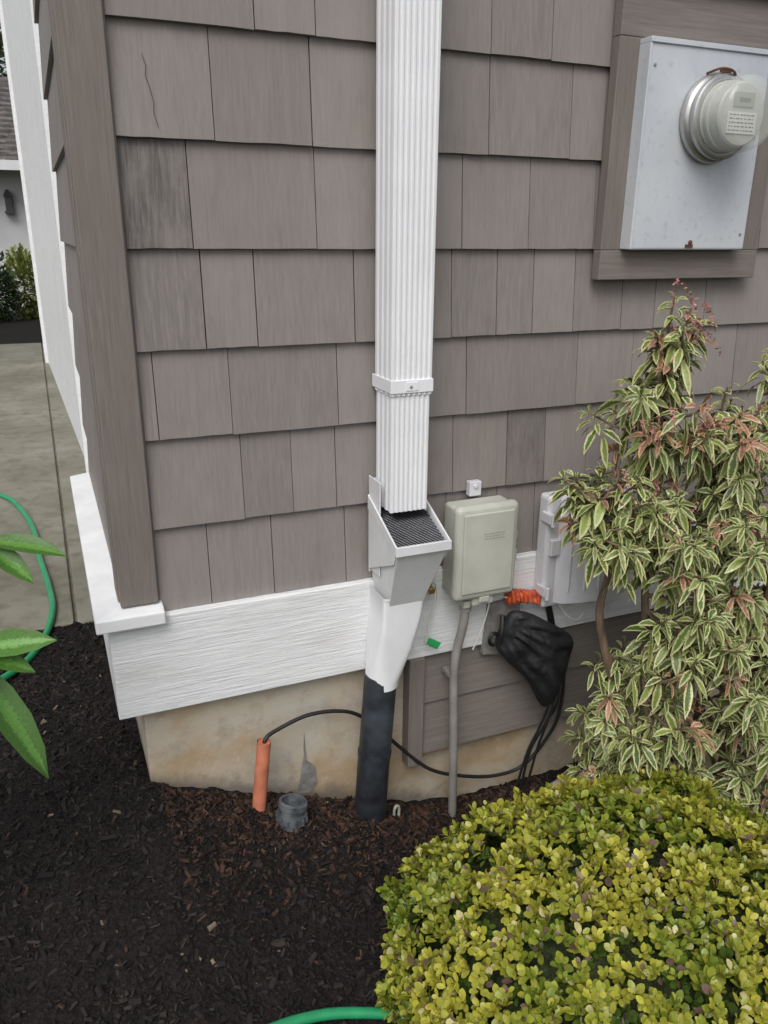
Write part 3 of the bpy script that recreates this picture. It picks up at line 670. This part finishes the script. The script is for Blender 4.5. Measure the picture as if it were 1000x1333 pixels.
for (c0,r0,nn_) in blobs:
    for _ in range(nn_):
        d=np.array([random.gauss(0,1) for _ in range(3)]); d/=np.linalg.norm(d); rr=random.random()**.4
        tip=np.array(c0)+d*np.array(r0)*rr
        tv=Vector(tip); cand=[s for s in samples if s.z<tv.z+.02] or samples
        s=min(cand,key=lambda q:(q-tv).length+.15*abs((tv.z-q.z)-.12))
        mid=s.lerp(tv,.55)+Vector((rnd(-.02,.02),rnd(-.02,.02),rnd(-.03,.0)))
        wd.tube([s,mid,tv],[.0045,.003,.0018],5,0,4,False)
        ax=(tv-mid).normalized(); ax=np.array(ax)+np.array([rnd(-.3,.3),rnd(-.45,.1),rnd(.0,.5)]); ax/=np.linalg.norm(ax)
        a=np.cross(ax,[.31,.52,.79]); a/=np.linalg.norm(a); bb=np.cross(ax,a)
        k=random.randint(12,18); ph=rnd(0,6.28); young=random.random()<(.38 if tip[2]>.95 else .12)
        for j in range(k):
            th=ph+j*2.4; f=j/k; el=1.95-1.4*f+rnd(-.35,.35)
            dd=(a*math.cos(th)+bb*math.sin(th))*math.sin(el)+ax*math.cos(el)
            P.append(tip-ax*.06*(1-f)+dd*.003); D.append(dd); Nn.append(ax+np.array([rnd(-.6,.6),rnd(-.6,.6),.3])+dd*.1)
            l=rnd(.038,.064)*(1-.35*f); L.append(l); W.append(l*rnd(.27,.38))
            kx=rnd(.7,1.35)
            if young and f>.55: C.append(np.array([.30,.18,.09])*kx); C2.append(np.array([.60,.34,.24])*kx)
            else: C.append(np.array([.10,.175,.032])*kx if random.random()<.55 else np.array([.22,.29,.065])*kx); C2.append(np.array([.66,.64,.33])*rnd(.7,1.1))
leafmesh("shrub_leaves",P,D,Nn,L,W,C,m_vleaf,shrub,TL2,TF2,TE2,C2,droop=.5)
wd.obj("branches",[m_bark],shrub,smooth=True)
P=[];D=[];Nn=[];L=[];W=[];C=[]
for _ in range(54):
    c0,r0,_n=random.choice(blobs[:6]+blobs[8:9]); d=np.array([random.gauss(0,1),-abs(random.gauss(0,1)),abs(random.gauss(0,.7))]); d/=np.linalg.norm(d); p=np.array(c0)+d*np.array(r0)*.85
    x,y,z=p; dx,dy=rnd(-.03,.03),rnd(-.04,.01)
    for j in range(18):
        f=j/18; q=np.array([x+dx*f,y+dy*f,z+.01-.05*f*f]); P.append(q); D.append(np.array([rnd(-1,1),rnd(-1,1),rnd(-1.5,.2)])); Nn.append(np.array([rnd(-1,1),rnd(-1,1),1])); L.append(rnd(.006,.010)); W.append(.0045); C.append(np.array([.48,.21,.18])*rnd(.6,1.2))
leafmesh("flower_buds",P,D,Nn,L,W,C,m_leaf,shrub)

# --- rhododendron at the left
rh=empty("rhododendron_plant")
P=[];D=[];Nn=[];L=[];W=[];C=[]
TR=[(0,0,0),(0,.18,-.01),(0,.38,0),(0,.6,-.01),(0,.82,-.05),(0,1,-.14)]
wR=[.06,.30,.48,.50,.34,.02]
TLr=[];
for (cx2,yy,zz2),ww in zip(TR,wR): TLr+=[(-ww,yy,zz2+.10*ww*2),(-ww*.5,yy,zz2+.035),(0,yy,zz2-.02),(ww*.5,yy,zz2+.035),(ww,yy,zz2+.10*ww*2)]
TLr=np.array(TLr,float); TFr=[(i*5+k,i*5+k+1,(i+1)*5+k+1,(i+1)*5+k) for i in range(5) for k in range(4)]
TEr=np.array([.3,.3,.95,.3,.3]*6)
C2r=[]
def leafpt(a,b2,wid,nz=(.0,-.4,1)):
    a=np.array(a);b2=np.array(b2); P.append(a);D.append(b2-a);Nn.append(np.array(nz));L.append(np.linalg.norm(b2-a));W.append(wid);c=np.array([.085,.20,.035])*rnd(.85,1.25);C.append(c);C2r.append(c*1.6)
h1=(-.125,-.25,.955); h2=(-.165,-.30,.80)
leafpt(h1,(-.007,-.309,.950),.036,(0,-.5,1)); leafpt(h1,(-.057,-.30,.905),.034,(.2,-.8,.7)); leafpt(h2,(-.039,-.343,.828),.042,(0,-.9,.8)); leafpt(h2,(-.072,-.335,.775),.034,(0,-.6,1)); leafpt(h2,(-.070,-.397,.632),.050,(.5,-.9,.35))
for h in (h1,h2,(-.30,-.2,.88),(-.34,-.35,.72),(-.26,-.1,.74)):
    for j in range(9):
        th=math.radians(95)+j*math.radians(190)/8
        if h in((-.26,-.1,.74),): th=j*.7
        dd=np.array([math.cos(th),math.sin(th),rnd(-.5,.25)]); e=np.array(h)+dd*rnd(.08,.12)
        if e[0]>-.14 : continue
        leafpt(h,e,rnd(.032,.042))
leafmesh("rhododendron_leaves",P,D,Nn,L,W,C,m_vleaf,rh,TLr,TFr,TEr,C2r,droop=.08)
t=B(); rb=Vector((-.30,-.22,H(-.3,-.22)-.02))
for h in (h1,h2,(-.30,-.2,.88),(-.34,-.35,.72),(-.26,-.1,.74)):
    hv=Vector(h); t.tube([rb,rb.lerp(hv,.5)+Vector((-.06,0,.03)),hv],[.012,.008,.004],8)
t.obj("stems",[m_bark],rh,smooth=True)

# ------------------------------------------------------------ NEIGHBOUR + BACKGROUND
nb=empty("neighbor_house")
t=B(); t.box(-7,3.5,13.4,19,0,2.42); t.obj("walls",[m_nwall],nb)
t=B(); t.add([(-7.4,12.95,2.36),(3.9,12.95,2.36),(3.9,16.2,4.0),(-7.4,16.2,4.0),(3.9,19.5,2.36),(-7.4,19.5,2.36)],[(0,1,2,3),(3,2,4,5)])
for k in range(16):
    y=12.95+k*.2; z=2.36+(y-12.95)*1.64/3.25; x=-7.4
    while x<3.9:
        w_=rnd(.15,.35); t.box(x,x+w_-.01,y-.01,y+.2,z-.0,z+.02+rnd(0,.03)); x+=w_
t.obj("roof",[m_roof],nb)
t=B(); t.box(-7.4,3.9,12.85,12.95,2.24,2.38); t.obj("gutter",[m_skirtp],nb)
t=B(); t.box(-.30,-.16,13.25,13.39,1.62,1.66); t.box(-.28,-.18,13.27,13.38,1.66,1.88); t.hexa([(-.30,13.25,1.88),(-.16,13.25,1.88),(-.16,13.39,1.88),(-.30,13.39,1.88)],[(-.25,13.3,1.98),(-.21,13.3,1.98),(-.21,13.34,1.98),(-.25,13.34,1.98)]); t.obj("wall_lantern",[m_ink],nb)
def bushblob(name,c,r,n,colf,ls,mat=m_leaf):
    e=empty(name); P=[];D=[];Nn=[];L=[];W=[];C=[]
    for _ in range(n):
        d=np.array([random.gauss(0,1) for _ in range(3)]); d/=np.linalg.norm(d); rr=random.random()**.3*(1+.25*mnoise.noise(Vector(d*3)))
        P.append(np.array(c)+d*np.array(r)*rr); D.append(d+np.array([rnd(-.6,.6),rnd(-.6,.6),rnd(-.3,.7)])); Nn.append(np.array([rnd(-.5,.5),rnd(-.8,.2),1])); l=ls*rnd(.6,1.3); L.append(l); W.append(l*.5); C.append(np.array(colf())*rnd(.6,1.3))
    leafmesh("leaves",P,D,Nn,L,W,C,mat,e)
    t=B(); t.tube([(c[0],c[1],0),(c[0]+.02,c[1],c[2]*.6),(c[0],c[1],c[2])],[.03,.02,.01],8); t.obj("stem",[m_bark],e); return e
bushblob("evergreen_shrub",(-.68,11.4,.55),(.42,.4,.52),4200,lambda:(.055,.09,.035),.07)
bushblob("yellow_green_shrub",(-.16,12.0,.58),(.22,.3,.50),1300,lambda:(.26,.30,.08),.09)
bushblob("background_tree",(-1.5,24,5.5),(3.4,2.4,3.4),7000,lambda:(.10,.12,.035),.30)

# ------------------------------------------------------------ LIGHT
w=bpy.data.worlds.new("World"); scene.world=w; w.use_nodes=True; nt=w.node_tree; bg=nt.nodes["Background"]
sky=N(nt,"ShaderNodeTexSky"); sky.sky_type='NISHITA'; sky.sun_disc=False
az=math.atan2(-.55,-.80); el=math.radians(52)
sky.sun_elevation=el; sky.sun_rotation=az; sky.dust_density=4; sky.air_density=1.0; sky.ozone_density=1.0
hs=N(nt,"ShaderNodeHueSaturation"); hs.inputs["Saturation"].default_value=.32
nt.links.new(sky.outputs[0],hs.inputs["Color"]); nt.links.new(hs.outputs[0],bg.inputs[0]); bg.inputs[1].default_value=.15
sl=bpy.data.lights.new("sun","SUN"); sl.energy=1.5; sl.angle=math.radians(38); sl.color=(1,.98,.95)
so=bpy.data.objects.new("sun",sl); coll.objects.link(so)
sv=Vector((math.sin(az)*math.cos(el),math.cos(az)*math.cos(el),math.sin(el))); so.rotation_euler=(-sv).to_track_quat('-Z','Y').to_euler(); so.location=sv*20

# ------------------------------------------------------------ CAMERA
pit,yaw,rol=[math.radians(a) for a in (19.385,22.978,.459)]
h=Vector((math.sin(yaw),math.cos(yaw),0)); r=Vector((math.cos(yaw),-math.sin(yaw),0)); uu=Vector((0,0,1))
fw=h*math.cos(pit)-uu*math.sin(pit); up=h*math.sin(pit)+uu*math.cos(pit)
r2=r*math.cos(rol)+up*math.sin(rol); up2=-r*math.sin(rol)+up*math.cos(rol)
cam=bpy.data.cameras.new("camera"); cam.sensor_fit='VERTICAL'; cam.sensor_height=36; cam.lens=28.04; cam.clip_start=.02; cam.clip_end=1000
co=bpy.data.objects.new("camera",cam); coll.objects.link(co)
Mx=Matrix((r2,up2,-fw)).transposed().to_4x4(); Mx.translation=Vector((0,-1.52,1.40)); co.matrix_world=Mx
scene.camera=co
scene.view_settings.view_transform='Standard'; scene.view_settings.look='None'; scene.view_settings.exposure=0
